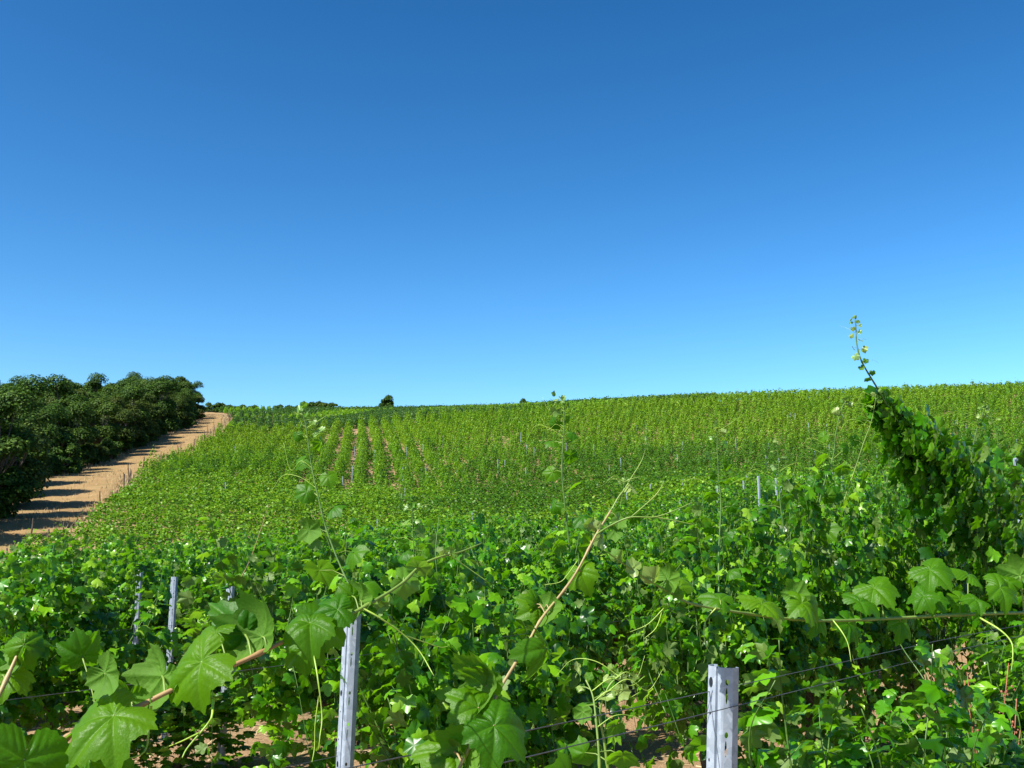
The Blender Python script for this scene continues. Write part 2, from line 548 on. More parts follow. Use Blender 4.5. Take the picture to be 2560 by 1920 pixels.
VAR1 = [vine_meshes(100 + i, FAN1, 66, .032, .066, .034, 'vine', 4) for i in range(9)]
VAR2 = [vine_meshes(200 + i, FAN2, 58, .036, .068, .042, 'vine', 3) for i in range(7)]

DIR = np.array([.65, .76]); NRM = np.array([-.76, .65])
ROWZ = math.atan2(.76, .65)
ORD = ['first', 'second', 'third', 'fourth', 'fifth', 'sixth', 'seventh', 'eighth', 'ninth', 'tenth', 'eleventh', 'twelfth', 'thirteenth', 'fourteenth',
       'fifteenth', 'sixteenth', 'seventeenth', 'eighteenth', 'nineteenth', 'twentieth', 'twenty-first', 'twenty-second', 'twenty-third', 'twenty-fourth', 'twenty-fifth']


def row_xy(k, t):
    o = 1.19 + 1.95 * k
    return t * DIR + o * NRM


cand = []
for k in range(40):
    t = .25 + RS.rand() * .4
    while t < 110:
        t += 1.0 + RS.uniform(-.12, .12)
        x, y = row_xy(k, t) + RS.normal(0, .05, 2)
        if y < .6 or y > 78 or x > .53 * y + 1.6 or x < -.53 * y - 1.8: continue
        if x < edgeX(y) + .8: continue
        if k == 1 and t < 2.9: continue
        if k == 2 and t < 3.7: continue
        if k == 2 and t < 3.7: continue
        if k in (3, 4) and 4.4 < t < 5.5: continue
        if k == 0 and t > 1 and t < 2.2: continue
        if k >= 5 and RS.rand() < .05: continue
        if k == 1 and 9.0 < t < 10.0: continue
        if k == 0: h = 1.10 if t < 3.4 else 1.14
        elif k == 1: h = np.interp(t, [2.5, 4, 6, 8, 9.6, 20], [1.42, 1.58, 1.78, 1.88, 2.1, 1.9])
        elif k == 2: h = np.interp(t, [3.5, 6, 10], [1.46, 1.68, 1.85])
        elif k in (3, 4): h = np.interp(t, [0, 4, 6, 9], [1.50, 1.48, 1.55, 1.70])
        else: h = 1.62 + .12 * float(sstep(-1, 4, x)) * (y < 22)
        if x / y < -.34 and y > 14: h *= .9
        pxv = CX + FPX * x / y
        if 260 < pxv < 700 and y < 9.2 and k >= 1: h = .86
        if k == 1 and 3.75 < t < 5.45: continue
        if k == 2 and 6.8 < t < 7.9: continue
        h *= RS.uniform(.93, 1.07)
        cand.append((math.hypot(x, y), k, t, x, y, h))
cand.sort()
NEAR = cand[:292]
REST = cand[292:]
row_vines = {}
for d, k, t, x, y, h in NEAR:
    row_vines.setdefault(k, []).append((t, x, y, h, d))
ALLV = []
for k, lst in sorted(row_vines.items()):
    lst.sort()
    for i, (t, x, y, h, d) in enumerate(lst):
        var = (VAR1 if d < 17 else VAR2)
        ms = var[RS.randint(len(var))]
        root = empty('grapevine', (x, y, g1(x, y)), ROWZ + (PI if RS.rand() < .5 else 0) + RS.uniform(-.06, .06))
        root.scale = (RS.uniform(.95, 1.12), RS.uniform(.9, 1.2), h / 1.6)
        for nm, me in zip(('trunk', 'shoots', 'foliage'), ms):
            link(nm, me, root)
        ALLV.append((k, t, root, i, len(lst)))
        if k == 0:
            pos = 'low grapevine in the row of the nearest steel post, '
            lab = pos + ('before the post' if t < 2.1 else '%s to its right' % ORD[min(sum(1 for a in lst[:i] if a[0] >= 2.1), 20)])
            tag(root, lab, 'grapevine', 'grapevines of the nearest wire row')
        elif k == 1:
            lab = 'bushy grapevine, %s from the left in the row behind the nearest post' % ORD[min(i, 24)]
            tag(root, lab, 'grapevine', 'grapevines of the second row')
        elif k < 5:
            left = t < 5.0
            lab = 'glossy green grapevine of the %s row back, %s plant from the left' % (ORD[k], ORD[min(i, 24)])
            tag(root, lab, 'grapevine', 'grapevines of the %s row' % ORD[k])
        else:
            tag(root, 'green grapevine merged into the even hedge of the %s row back' % ORD[min(k, 24)], 'grapevine', 'grapevines of the %s row' % ORD[min(k, 24)])


def nearest_vine(p, rows=None):
    best = None
    for k, t, r, i, n in ALLV:
        if rows is not None and k not in rows: continue
        d = (Vector((r.location.x, r.location.y)) - Vector((p.x, p.y))).length
        if best is None or d < best[0]: best = (d, r)
    return best[1]


bpy.context.view_layer.update()


def keep_parent(o, par):
    """o stays where its own matrix puts it while par becomes its parent (both built in world space)"""
    M = o.matrix_basis.copy()
    o.parent = par
    chain = [par]
    while chain[-1].parent is not None: chain.append(chain[-1].parent)
    W = Matrix.Identity(4)
    for c in reversed(chain):
        W = W @ (c.matrix_parent_inverse @ c.matrix_basis)
    o.matrix_parent_inverse = W.inverted()
    o.matrix_basis = M


# ------------------------------------------------------------------ canes, tall shoots, their leaves and tendrils
def leaf_obj(par, me, pos, size, tip, yaw, pitch, name='leaf'):
    """a leaf facing the walker: tip angle on the picture plane, then turned about the upright (yaw) and the level axis (pitch)"""
    a = math.radians(tip)
    t = CR * math.cos(a) + CU * math.sin(a)
    n = -CF
    R = Matrix.Rotation(math.radians(yaw), 3, CU) @ Matrix.Rotation(math.radians(pitch), 3, CR)
    t = R @ t; n = R @ n
    b = t.cross(n)
    m = Matrix(((b.x, t.x, n.x, pos.x), (b.y, t.y, n.y, pos.y), (b.z, t.z, n.z, pos.z), (0, 0, 0, 1))) @ Matrix.Scale(size, 4)
    o = link(name, me)
    o.matrix_basis = m
    keep_parent(o, par)
    return o


def tendril(par, P, r=.0011):
    mb = MB()
    sp = spline(P, 6)
    mb.tube(sp, [r * (1 - .6 * i / len(sp)) for i in range(len(sp))], 5)
    o = link('tendril', mb.mesh('tendril', M_TENDRIL))
    keep_parent(o, par)
    return o


def cane(par, pix, r0, r1, mat, name='cane', node=.085, sides=8):
    """pix: (px, py, Y) stations"""
    P = spline([at(*p) for p in pix], 8)
    R = []; acc = 0
    for i, p in enumerate(P):
        if i: acc += (p - P[i - 1]).length
        u = i / (len(P) - 1)
        sw = math.exp(-(((acc / node) % 1 - .5) / .09) ** 2)
        R.append((r0 + (r1 - r0) * u) * (1 + .42 * sw))
    mb = MB(); mb.tube(P, R, sides)
    o = link(name, mb.mesh(name, mat))
    keep_parent(o, par)
    return o, P


def petiole_leaf(co, P, px, py, dY, size, tip, yaw, pitch, kind='hi', mat=None):
    """a leaf whose junction lies towards (px, py), dY metres nearer or farther than its cane, on a petiole"""
    me = {'hi': HI, 'mid': MID, 'young': YNG}[kind]
    me = me[int(px * 7 + py * 3) % len(me)]
    # nearest cane point as seen, then a petiole to the junction
    best = min(P, key=lambda q: (q - at(px, py, q.y)).length)
    pos = at(px, py, best.y + dY)
    lf = leaf_obj(co, me, pos, size, tip, yaw, pitch)
    mb = MB()
    mid = (best + pos) * .5 + Vector((0, 0, .006))
    sp = spline([best, mid, pos], 4)
    mb.tube(sp, [max(.0011, .028 * size)] * len(sp), 5)
    pe = link('petiole', mb.mesh('petiole', mat or M_CANEG))
    keep_parent(pe, co)
    return lf


def pxr(P, sc=1):
    return P


# cane A: from the left, brown turning green, up to the right across the second post
vA = nearest_vine(at(600, 1660, 1.4), (0,))
cA, PA = cane(vA, [(-260, 2200, 1.16), (-60, 1960, 1.22), (150, 1850, 1.27), (300, 1790, 1.30), (430, 1725, 1.33), (590, 1660, 1.38), (740, 1590, 1.44), (860, 1542, 1.48)], .0036, .0028, M_CANE)
c2, P2 = cane(vA, [(860, 1542, 1.48), (905, 1520, 1.5), (1000, 1462, 1.55), (1050, 1415, 1.58), (1100, 1392, 1.6), (1150, 1380, 1.63), (1205, 1358, 1.66)], .0028, .0010, M_CANEG)
c2['label'] = 'green tip of the reddish brown cane in front of the mottled post'
PA = PA + P2
cA['label'] = 'reddish brown cane with large leaves crossing the lower left'
for a in [(505, 1655, -.03, .061, 232, -22, -42), (285, 1790, -.04, .066, 238, -5, -62), (655, 1592, .01, .056, 62, 150, 25), (612, 1585, .03, .056, 128, 30, -10),
          (262, 1682, -.02, .034, 215, 160, 10), (405, 1690, .03, .055, 300, 140, 10), (775, 1558, -.02, .046, 285, -8, -62),
          (800, 1565, .02, .050, 20, 30, -25), (845, 1525, -.02, .036, 190, 10, -45), (900, 1505, .02, .034, 55, 140, 15), (205, 1640, .03, .034, 100, 35, 12),
          (320, 1745, .02, .045, 290, 165, -10), (60, 1900, -.04, .068, 250, 45, -20),
          (880, 1490, .02, .026, 120, 40, -20), (220, 1900, -.02, .06, 300, -15, -35), (760, 1620, .02, .036, 275, 0, -30), (540, 1580, .03, .035, 170, -20, -65)]:
    petiole_leaf(cA, PA, *a)
for a in [(1010, 1452, .01, .028, 330, 20, -20), (1045, 1420, 0, .022, 60, 10, 30), (1125, 1380, 0, .010, 80, 0, 0), (1110, 1385, 0, .009, 140, 0, 20)]:
    petiole_leaf(cA, PA, *a, kind='young')
tendril(cA, [at(905, 1520, 1.5), at(950, 1545, 1.5), at(1010, 1588, 1.52), at(1050, 1630, 1.52), at(1085, 1690, 1.5)], .0016)
tendril(cA, [at(1010, 1588, 1.52), at(1060, 1605, 1.55), at(1100, 1618, 1.57), at(1122, 1615, 1.58)], .001)
tendril(cA, [at(785, 1640, 1.42), at(795, 1700, 1.4), at(805, 1790, 1.4), at(800, 1840, 1.38), at(797, 1875, 1.38)], .0013)
tendril(cA, [at(797, 1740, 1.4), at(788, 1810, 1.4), at(786, 1870, 1.4), at(780, 1905, 1.38)], .001)
tendril(cA, [at(532, 1750, 1.33), at(530, 1790, 1.3), at(515, 1815, 1.3), at(470, 1868, 1.28), at(455, 1895, 1.27)], .0018)
tendril(cA, [at(498, 1832, 1.29), at(450, 1855, 1.3), at(410, 1870, 1.31)], .0012)
tendril(cA, [at(378, 1765, 1.31), at(373, 1820, 1.31), at(360, 1880, 1.3), at(300, 1897, 1.28), at(200, 1885, 1.28)], .0016)
tendril(cA, [at(1125, 1388, 1.6), at(1170, 1420, 1.62), at(1220, 1455, 1.63)], .001)

# small cane at the left edge
vD = nearest_vine(at(30, 1700, 1.25), (0,))
cD, PD = cane(vD, [(-25, 1780, 1.2), (5, 1722, 1.22), (40, 1645, 1.24), (57, 1605, 1.25), (68, 1588, 1.25)], .0028, .0012, M_CANET)
cD['label'] = 'short pale cane with young leaves at the left edge'
for a in [(45, 1625, .01, .030, 240, 150, 15), (60, 1612, -.01, .028, 290, 20, -30), (25, 1690, .02, .03, 310, 20, -60), (75, 1600, .01, .03, 340, 60, -70), (0, 1700, .03, .03, 200, 30, 10)]:
    petiole_leaf(cD, PD, *a)

# cane B: the long tan diagonal one
vB = nearest_vine(at(1250, 1750, 1.7), (0,))
cB, PB = cane(vB, [(1040, 2400, 1.46), (1080, 2120, 1.54), (1135, 1950, 1.60), (1215, 1790, 1.66), (1252, 1718, 1.69), (1318, 1610, 1.74), (1355, 1545, 1.77), (1432, 1445, 1.82), (1490, 1337, 1.86), (1527, 1277, 1.89)], .0034, .0016, M_CANET)
c3, P3 = cane(vB, [(1527, 1277, 1.89), (1545, 1245, 1.90), (1560, 1225, 1.91), (1578, 1195, 1.93), (1597, 1165, 1.95), (1607, 1145, 1.96), (1613, 1124, 1.96)], .0016, .0005, M_CANEG)
c3['label'] = 'thin green tip of the long tan diagonal cane'
PB = PB + P3
cB['label'] = 'long bare tan cane rising diagonally through the middle'
mb = MB()
for pix, r0, r1 in [([(1492, 1335, 1.86), (1530, 1312, 1.84), (1577, 1293, 1.83), (1640, 1292, 1.83), (1700, 1270, 1.83), (1730, 1256, 1.83)], .0020, .0006),
                    ([(1577, 1293, 1.83), (1610, 1265, 1.84), (1640, 1237, 1.85), (1655, 1215, 1.85), (1659, 1204, 1.85)], .0014, .0007),
                    ([(1640, 1293, 1.83), (1690, 1302, 1.83), (1735, 1312, 1.83)], .0012, .0006),
                    ([(1560, 1205, 1.92), (1580, 1197, 1.92), (1600, 1192, 1.92)], .001, .0006)]:
    sp = spline([at(*p) for p in pix], 6)
    mb.tube(sp, [r0 + (r1 - r0) * i / len(sp) for i in range(len(sp))], 6)
keep_parent(link('side_shoot', mb.mesh('side_shoot', M_CANEG)), cB)
for a in [(1198, 1705, .0, .060, 165, 145, 10), (1215, 1715, -.01, .048, 38, 150, -10), (1205, 1765, .03, .045, 265, 30, 10), (1195, 1770, -.04, .052, 128, 40, -40), (1235, 1815, -.05, .066, 308, 22, -50),
          (1130, 1880, .03, .062, 160, 20, -60), (1135, 1885, .03, .055, 260, 130, -20), (1170, 1862, .0, .05, 330, 150, 0), (1362, 1618, -.01, .055, 292, 62, -15), (1345, 1520, .02, .042, 135, 40, -30),
          (1362, 1520, .01, .038, 225, 150, 20), (1452, 1430, .01, .038, 300, -20, -40), (1475, 1360, .02, .03, 140, 70, 10), (1340, 1510, .02, .026, 95, 60, 0)]:
    petiole_leaf(cB, PB, *a, mat=M_CANET)
for a in [(1578, 1222, .0, .016, 70, 20, -60), (1545, 1300, .0, .02, 300, 30, -30), (1490, 1320, 0, .016, 160, 0, 20), (1505, 1345, .01, .022, 250, 50, -20), (1475, 1312, .0, .016, 120, 20, 10)]:
    petiole_leaf(cB, PB, *a, kind='young')
tendril(cB, [at(1445, 1400, 1.83), at(1420, 1435, 1.83), at(1400, 1455, 1.83), at(1362, 1462, 1.83)], .001)

# cane C: level, from the right
vC = nearest_vine(at(2100, 1545, 2.7), (0,))
cC, PC = cane(vC, [(2900, 1720, 3.55), (2790, 1570, 3.42), (2680, 1532, 3.3), (2560, 1532, 3.15), (2400, 1537, 2.98), (2230, 1546, 2.8), (2080, 1552, 2.62), (1970, 1547, 2.5), (1870, 1534, 2.4), (1740, 1512, 2.3), (1690, 1490, 2.25), (1620, 1450, 2.2), (1560, 1410, 2.16), (1510, 1375, 2.13)], .0058, .0012, M_CANEG)
cC['label'] = 'level green cane with large leaves at the right'
for a in [(1905, 1510, .0, .070, 20, 35, -66), (2005, 1508, -.02, .066, 318, 25, -50), (2150, 1505, -.02, .06, 10, 15, -66), (2185, 1470, -.03, .070, 318, -25, -58), (2200, 1480, .02, .065, 25, 40, -62),
          (2325, 1425, -.02, .074, 318, -20, -56), (2330, 1440, .02, .068, 20, 30, -66), (2420, 1440, .03, .066, 20, 40, -60), (2500, 1470, -.03, .070, 322, 15, -45), (2520, 1455, .0, .068, 120, 20, -60),
          (2550, 1440, -.02, .07, 70, 150, 10), (2310, 1490, -.06, .050, 250, -30, -45), (2335, 1500, -.06, .042, 320, -30, -45), (2440, 1500, -.05, .05, 200, 20, -70), (2450, 1530, -.06, .036, 260, 50, -20),
          (2040, 1545, .02, .05, 290, 30, -40), (1800, 1500, .02, .05, 140, 20, -60), (1990, 1490, .03, .045, 120, 150, 10), (2120, 1560, .03, .06, 290, 35, -35), (2250, 1555, .03, .06, 300, 30, -35),
          (2400, 1500, .04, .06, 280, 30, -45), (1700, 1465, .01, .045, 110, 30, -40), (1670, 1450, .01, .04, 160, 140, 10)]:
    petiole_leaf(cC, PC, *a)
for a in [(1635, 1445, 0, .03, 80, 30, 20), (1585, 1420, 0, .025, 140, 20, -30), (1545, 1395, 0, .02, 60, 20, 10)]:
    petiole_leaf(cC, PC, *a, kind='young')
tendril(cC, [at(2082, 1550, 2.6), at(2105, 1580, 2.57), at(2120, 1610, 2.56), at(2128, 1655, 2.55)], .002)
tendril(cC, [at(2450, 1545, 2.95), at(2500, 1575, 2.9), at(2528, 1605, 2.88), at(2532, 1640, 2.86), at(2528, 1680, 2.86)], .003)
tendril(cC, [at(1790, 1520, 2.33), at(1765, 1550, 2.32), at(1760, 1590, 2.3), at(1770, 1625, 2.3), at(1790, 1640, 2.3)], .0016)
tendril(cC, [at(1660, 1520, 2.3), at(1620, 1560, 2.3), at(1575, 1580, 2.3)], .0013)
tendril(cC, [at(1655, 1530, 2.3), at(1640, 1570, 2.3), at(1610, 1597, 2.3)], .0013)


def tall_shoot(label, row, pix, r0, r1, lsize, nleaf, seed, tips=True, mat=M_STEM, dense=0):
    """a shoot standing above the canopy of its row, leaves smaller towards the tip"""
    rs = np.random.RandomState(seed)
    v = nearest_vine(at(*pix[0]), row)
    so, P = cane(v, pix, r0, r1, mat, 'tall_shoot', .09, 6)
    so['label'] = label
    L = len(P)
    for i in range(nleaf):
        u = (i + .3 + .5 * rs.rand()) / nleaf
        p = P[min(int(u * (L - 1)), L - 1)]
        s = lsize * (1.05 - .84 * u) * rs.uniform(.75, 1.2)
        side = 1 if i % 2 else -1
        off = CR * side * (s * rs.uniform(.5, 1.1) + .012) + Vector((0, rs.uniform(-.6, .6) * s, rs.uniform(-.2, .5) * s))
        pos = p + off
        young = u > .72
        ms = YNG if young else MID
        leaf_obj(so, ms[rs.randint(len(ms))], pos, s, (-60 if side > 0 else 240) + rs.uniform(-50, 50), rs.uniform(-70, 70) + (180 if rs.rand() < .2 else 0), rs.uniform(-70, 20))
        mb = MB(); mb.tube([p, (p + pos) * .5 + Vector((0, 0, s * .15)), pos], [.0016, .0014, .0012], 4)
        keep_parent(link('petiole', mb.mesh('petiole', M_CANEG)), so)
    DN = []
    for i in range(dense):
        u = .60 * rs.rand() ** 1.5
        p = P[int(u * (L - 1))]
        s = lsize * rs.uniform(.7, 1.15)
        sp_ = float(np.interp(u, [0, .2, .35, .5, .62], [.33, .24, .10, .05, .025])) * min(1, dense / 400 + .5)
        pos = p + Vector((rs.normal(1.0 * sp_, sp_), rs.normal(.12, sp_ * 1.2), rs.normal(-.05, sp_)))
        DN.append((pos, s, -90 + rs.uniform(-60, 60), rs.uniform(5, 85), rs.uniform(-30, 25)))
    if dense:
        Pn = np.array([tuple(q[0]) for q in DN]); Tn = []; Nq = []
        for q in DN:
            a_ = math.radians(q[2])
            R = Matrix.Rotation(math.radians(q[3]), 3, CU) @ Matrix.Rotation(math.radians(q[4]), 3, CR)
            Tn.append(tuple(R @ (CR * math.cos(a_) + CU * math.sin(a_)))); Nq.append(tuple(R @ -CF))
        Vv, Ff, _ = leaves_np(Pn, np.array(Nq), np.array(Tn), np.array([q[1] for q in DN]), FAN1, rs)
        lm = link('leaf_mass', mesh_np('leaf_mass', Vv, [Ff], M_LEAF)); lm['kind'] = 'stuff'; keep_parent(lm, so)
    if tips:
        for i in range(3):
            u = rs.uniform(.45, .97)
            p = P[int(u * (L - 1))]
            sd = rs.choice([-1, 1]); l = lsize * rs.uniform(1.3, 2.6)
            tendril(so, [p, p + Vector((sd * l * .4, 0, l * .25)), p + Vector((sd * l * .8, .02, l * .35 * rs.uniform(-.5, 1.6))), p + Vector((sd * l * 1.1, .03, l * rs.uniform(-.2, 1.0)))], .0013)
        for k in range(3):
            leaf_obj(so, YNG[k % 2], P[-1] + Vector((rs.normal(0, .012), 0, rs.normal(0, .012))), lsize * .28, rs.uniform(30, 150), rs.uniform(-60, 60), rs.uniform(-40, 40))
    return so


tall_shoot('slender shoot standing above the second post, pale curled tip', (1,), [(905, 1520, 3.8), (862, 1440, 3.85), (818, 1330, 3.9), (795, 1240, 3.92), (778, 1160, 3.94), (768, 1085, 3.95), (764, 1060, 3.95), (752, 1022, 3.95)], .0042, .0016, .072, 15, 1)
tall_shoot('upright shoot reaching the skyline in the middle', (1,), [(1425, 1380, 5.0), (1412, 1260, 5.0), (1405, 1180, 5.0), (1408, 1100, 5.0), (1410, 1050, 5.0), (1408, 1008, 5.0), (1397, 990, 5.0)], .0045, .0016, .070, 14, 2)
tall_shoot('upright shoot with whitish tip between middle and right', (1,), [(1797, 1480, 6.0), (1797, 1380, 6.05), (1802, 1260, 6.1), (1796, 1180, 6.1), (1793, 1110, 6.1), (1794, 1070, 6.1)], .0055, .0018, .085, 14, 3)
tall_shoot('tall leaning shoot thick with leaves rising into the sky', (1,), [(2500, 1620, 7.7), (2470, 1430, 7.6), (2405, 1275, 7.5), (2330, 1160, 7.4), (2290, 1110, 7.3), (2235, 1040, 7.2), (2190, 965, 7.1), (2155, 905, 7.0), (2142, 860, 7.0), (2140, 820, 7.0), (2137, 800, 7.0)], .011, .003, .068, 36, 4, dense=1900)
tall_shoot('dark bent shoot with spread leaves right of the whitish tip', (1,), [(2010, 1400, 6.7), (2040, 1290, 6.7), (2060, 1210, 6.7), (2083, 1140, 6.7), (2090, 1080, 6.7), (2105, 1020, 6.7), (2118, 1000, 6.7)], .006, .002, .10, 13, 5)
tall_shoot('thin green shoot beside the dark bent one', (1,), [(2110, 1250, 6.9), (2135, 1180, 6.9), (2158, 1110, 6.9), (2178, 1055, 6.9), (2187, 1010, 6.9), (2190, 985, 6.9)], .0038, .0012, .075, 11, 6, mat=M_CANEG)
tall_shoot('pale leaved shoot near the right edge of the row', (1,), [(2420, 1230, 8.6), (2430, 1140, 8.6), (2440, 1080, 8.6), (2455, 1040, 8.6), (2462, 1012, 8.6)], .006, .002, .075, 16, 7, dense=22)
tall_shoot('low shoot behind the pale leaved one at the right edge', (1,), [(2520, 1250, 9.0), (2500, 1150, 9.0), (2490, 1080, 9.0), (2470, 1020, 9.0)], .006, .002, .075, 16, 8, dense=22)
tall_shoot('thin leafless looking shoot left of the second post', (2, 3), [(600, 1450, 6.5), (625, 1400, 6.5), (650, 1330, 6.5), (668, 1275, 6.5), (672, 1262, 6.5)], .003, .001, .035, 4, 9, mat=M_CANET)
tall_shoot('small shoot with star shaped leaves in the middle hedge', (1, 2), [(1040, 1440, 5.6), (1035, 1380, 5.6), (1032, 1320, 5.6), (1030, 1270, 5.6)], .004, .0015, .07, 9, 10)
tall_shoot('short forked shoot right of the middle diagonal cane', (2,), [(1560, 1330, 8.0), (1552, 1270, 8.0), (1560, 1215, 8.0), (1562, 1190, 8.0)], .005, .0018, .08, 8, 12)
tall_shoot('bent pale shoot in the hedge at the right', (1,), [(1960, 1330, 6.5), (1950, 1250, 6.5), (1948, 1180, 6.5), (1942, 1110, 6.5)], .005, .0018, .08, 9, 13)
# green stems rising through the gap before the near post
for lab, pix, sd in [('thick green stem rising through the gap left of the nearest post', [(1500, 1960, 2.35), (1497, 1880, 2.36), (1490, 1800, 2.38), (1482, 1740, 2.4), (1465, 1700, 2.42)], 31),
                     ('thin green stem beside the thick one left of the nearest post', [(1525, 1960, 2.4), (1510, 1850, 2.4), (1500, 1780, 2.4), (1520, 1720, 2.4), (1555, 1680, 2.42)], 32)]:
    tall_shoot(lab, (0,), pix, .0035, .0015, .05, 5, sd, mat=M_CANEG)

# ------------------------------------------------------------------ trellis posts and wires
prof = [(-.022, .024), (-.031, .021), (-.0315, -.001), (-.027, -.010), (-.0075, -.0135), (-.0045, -.007), (-.001, -.0135), (.009, -.0145), (.013, -.0125), (.028, .001), (.031, .021), (.023, .024)]
zs = np.linspace(-.35, 1.375, 30)
pv = []
for z in zs:
    for j, (x, y) in enumerate(prof):
        pv.append((x + (float(vnoise(z * 6 + j * .9, j * .6, 3)) - .5) * .0022, y + (float(vnoise(z * 6 + j * .9, j * .6, 4)) - .5) * .0026, z))
n = len(prof)
pf = [(i * n + j, i * n + j + 1, (i + 1) * n + j + 1, (i + 1) * n + j) for i in range(len(zs) - 1) for j in range(n - 1)]
raw = mesh_np('steel_post', np.array(pv), [np.array(pf)], M_POST, smooth=False)


def cut_post(me):
    o = bpy.data.objects.new('post_tmp', me); COL.objects.link(o)
    s = o.modifiers.new('s', 'SOLIDIFY'); s.thickness = .0022; s.offset = 0
    bm = bmesh.new()
    def hole(x, z, w, h, rz):
        M = Matrix.Translation((x, -.012, z)) @ Matrix.Rotation(rz, 4, 'Z') @ Matrix.Diagonal((w, 1, h, 1)) @ Matrix.Rotation(PI / 2, 4, 'X')
        bmesh.ops.create_cone(bm, cap_ends=True, segments=20, radius1=1, radius2=1, depth=.016, matrix=M)
    for q in range(5):
        z = 1.375 - .036 - q * .26
        hole(-.020, z, .0052, .0120, 0)
        hole(-.020, z - .068, .0024, .0036, 0)
        hole(-.021, z - .170, .0020, .0042, 0)
        for dz in (.0, -.115):
            hole(.0205, z + dz + .004, .0040, .0068, .5)
            hole(.0195, z + dz - .026, .0022, .018, .5)
    cm = bpy.data.meshes.new('cut'); bm.to_mesh(cm); bm.free()
    c = bpy.data.objects.new('cut_tmp', cm); COL.objects.link(c)
    b = o.modifiers.new('b', 'BOOLEAN'); b.object = c; b.operation = 'DIFFERENCE'; b.solver = 'EXACT'; b.use_self = True
    dg = bpy.context.evaluated_depsgraph_get()
    res = bpy.data.meshes.new_from_object(o.evaluated_get(dg))
    bpy.data.objects.remove(o); bpy.data.objects.remove(c)
    return res


POST = cut_post(raw)
POST.name = 'steel_post'


def post(x, y, ztop, rz, leanx, leany, label, group='galvanised posts of the near rows'):
    o = link('trellis_post', POST)
    o.location = (x, y, ztop - 1.375)
    o.rotation_euler = (leanx, leany, rz)
    top = o.rotation_euler.to_matrix() @ Vector((0, 0, 1.375))
    o.location.x -= top.x; o.location.y -= top.y      # the top stays where it was aimed
    tag(o, label, 'post', group)
    return o


def post_px(px, py, Y, *a):
    p = at(px, py, Y)
    return post(p.x, p.y, p.z, *a)


post_px(1804, 1664, 2.4, math.radians(-38), 0, .055, 'nearest galvanised steel post with slots and holes, at lower right centre')
post_px(878, 1535, 4.05, math.radians(-30), 0, .034, 'mottled galvanised steel post under the reddish brown cane')
post_px(435, 1442, 9.5, math.radians(-35), 0, .015, 'pale steel post standing clear in the dark gap at left')
post_px(575, 1458, 8.2, math.radians(-35), 0, .02, 'steel post half hidden by a pale leaf, right of the clear one')
post_px(348, 1430, 11.2, math.radians(-35), 0, .01, 'thin steel post just left of the clear pale one')
post_px(302, 1430, 13.0, math.radians(-35), 0, .0, 'farthest left thin steel post of the near rows')
post_px(2544, 1145, 9.2, math.radians(20), 0, .0, 'short steel post top showing at the right edge')
for px, py, Y, lab in [(1897, 1190, 24, 'leftmost'), (1941, 1195, 25.5, 'middle'), (1970, 1180, 27, 'rightmost')]:
    p = at(px, py, Y)
    post(p.x, p.y, p.z, .4, 0, 0, '%s of three bare steel posts standing together above the right hedge' % lab)

hp = 0
for i in range(4000):
    Y = RS.uniform(28, 120)
    X = RS.uniform(-.30 * Y, .52 * Y)
    if X < edgeX(Y) + 3 or RS.rand() > np.interp(X / Y, [-.3, -.1, .1, .5], [.2, .4, 1, 1]): continue
    if abs(Y - 73) < 2: continue
    o = post(X, Y, g1(X, Y) + RS.uniform(1.55, 1.85), RS.uniform(-.5, .5), RS.normal(0, .015), RS.normal(0, .02), 'slim pale steel post poking out of the vines on the hillside', 'steel posts on the hillside')
    o.scale = (.85, .85, 1.1)
    o.location.z -= .2
    hp += 1
    if hp >= 120: break


def wire(k, z, t0, t1, label, off=0.0):
    P = []
    for t in np.linspace(t0, t1, 40):
        x, y = row_xy(k, t) + NRM * off
        zz = (z if k == 0 else z + g1(x, y))
        P.append((x, y, zz - .012 * math.sin(PI * ((t - t0) % 5) / 5)))
    mb = MB(); mb.tube(P, .0011, 5)
    tag(link('trellis_wire', mb.mesh('trellis_wire', M_WIRE)), label, 'wire', 'trellis wires along the rows')


wire(0, 1.336, -1.2, 16, 'upper dark steel wire running to the nearest post from lower left', .035)
wire(0, 1.308, -1.2, 16, 'lower dark steel wire hooked into the nearest post', -.022)
wire(1, 1.26, 1.2, 16, 'upper dark wire along the row of the mottled post')
wire(1, .90, 1.2, 16, 'lower dark wire along the row of the mottled post')
wire(3, 1.15, 1.0, 18, 'blurred grey wire passing the clear pale post at left')
wire(4, 1.3, 1.0, 18, 'topmost grey wire behind the clear pale post at left')

# ------------------------------------------------------------------ small near things: dock, dry leaf
p0 = at(2480, 1860, 3.9)
dk = empty('dock_plant', (p0.x, p0.y, g1(p0.x, p0.y)))
tag(dk, 'withered dock weed with rusty seeds in the shade at lower right', 'weed')
rs = np.random.RandomState(5)
st = MB(); sd = MB()
for k in range(7):
    bx, by = rs.normal(0, .05, 2); tx, ty = bx + rs.normal(0, .14), by + rs.normal(0, .1); hh = rs.uniform(.85, 1.2)
    sp = spline([(bx, by, 0), (bx * .7 + tx * .3, by, hh * .45), (tx, ty, hh)], 6)
    st.tube(sp, [.004 * (1 - .6 * i / len(sp)) for i in range(len(sp))], 5)
    for q in range(55):
        u = rs.uniform(.35, 1); p = sp[int(u * (len(sp) - 1))] + Vector(rs.normal(0, .016, 3))
        r = rs.uniform(.003, .0055)
        sd.tube([p - Vector((0, 0, r)), p - Vector((0, 0, r * .3)), p + Vector((0, 0, r * .4)), p + Vector((0, 0, r))], [r * .3, r, r * .9, r * .2], 5)
link('stem', st.mesh('dock_stem', M_SEED), dk); link('seeds', sd.mesh('dock_seeds', M_SEED), dk)['kind'] = 'stuff'
p0 = at(2335, 1635, 4.2)
dl = link('dried_leaf', DRYM)
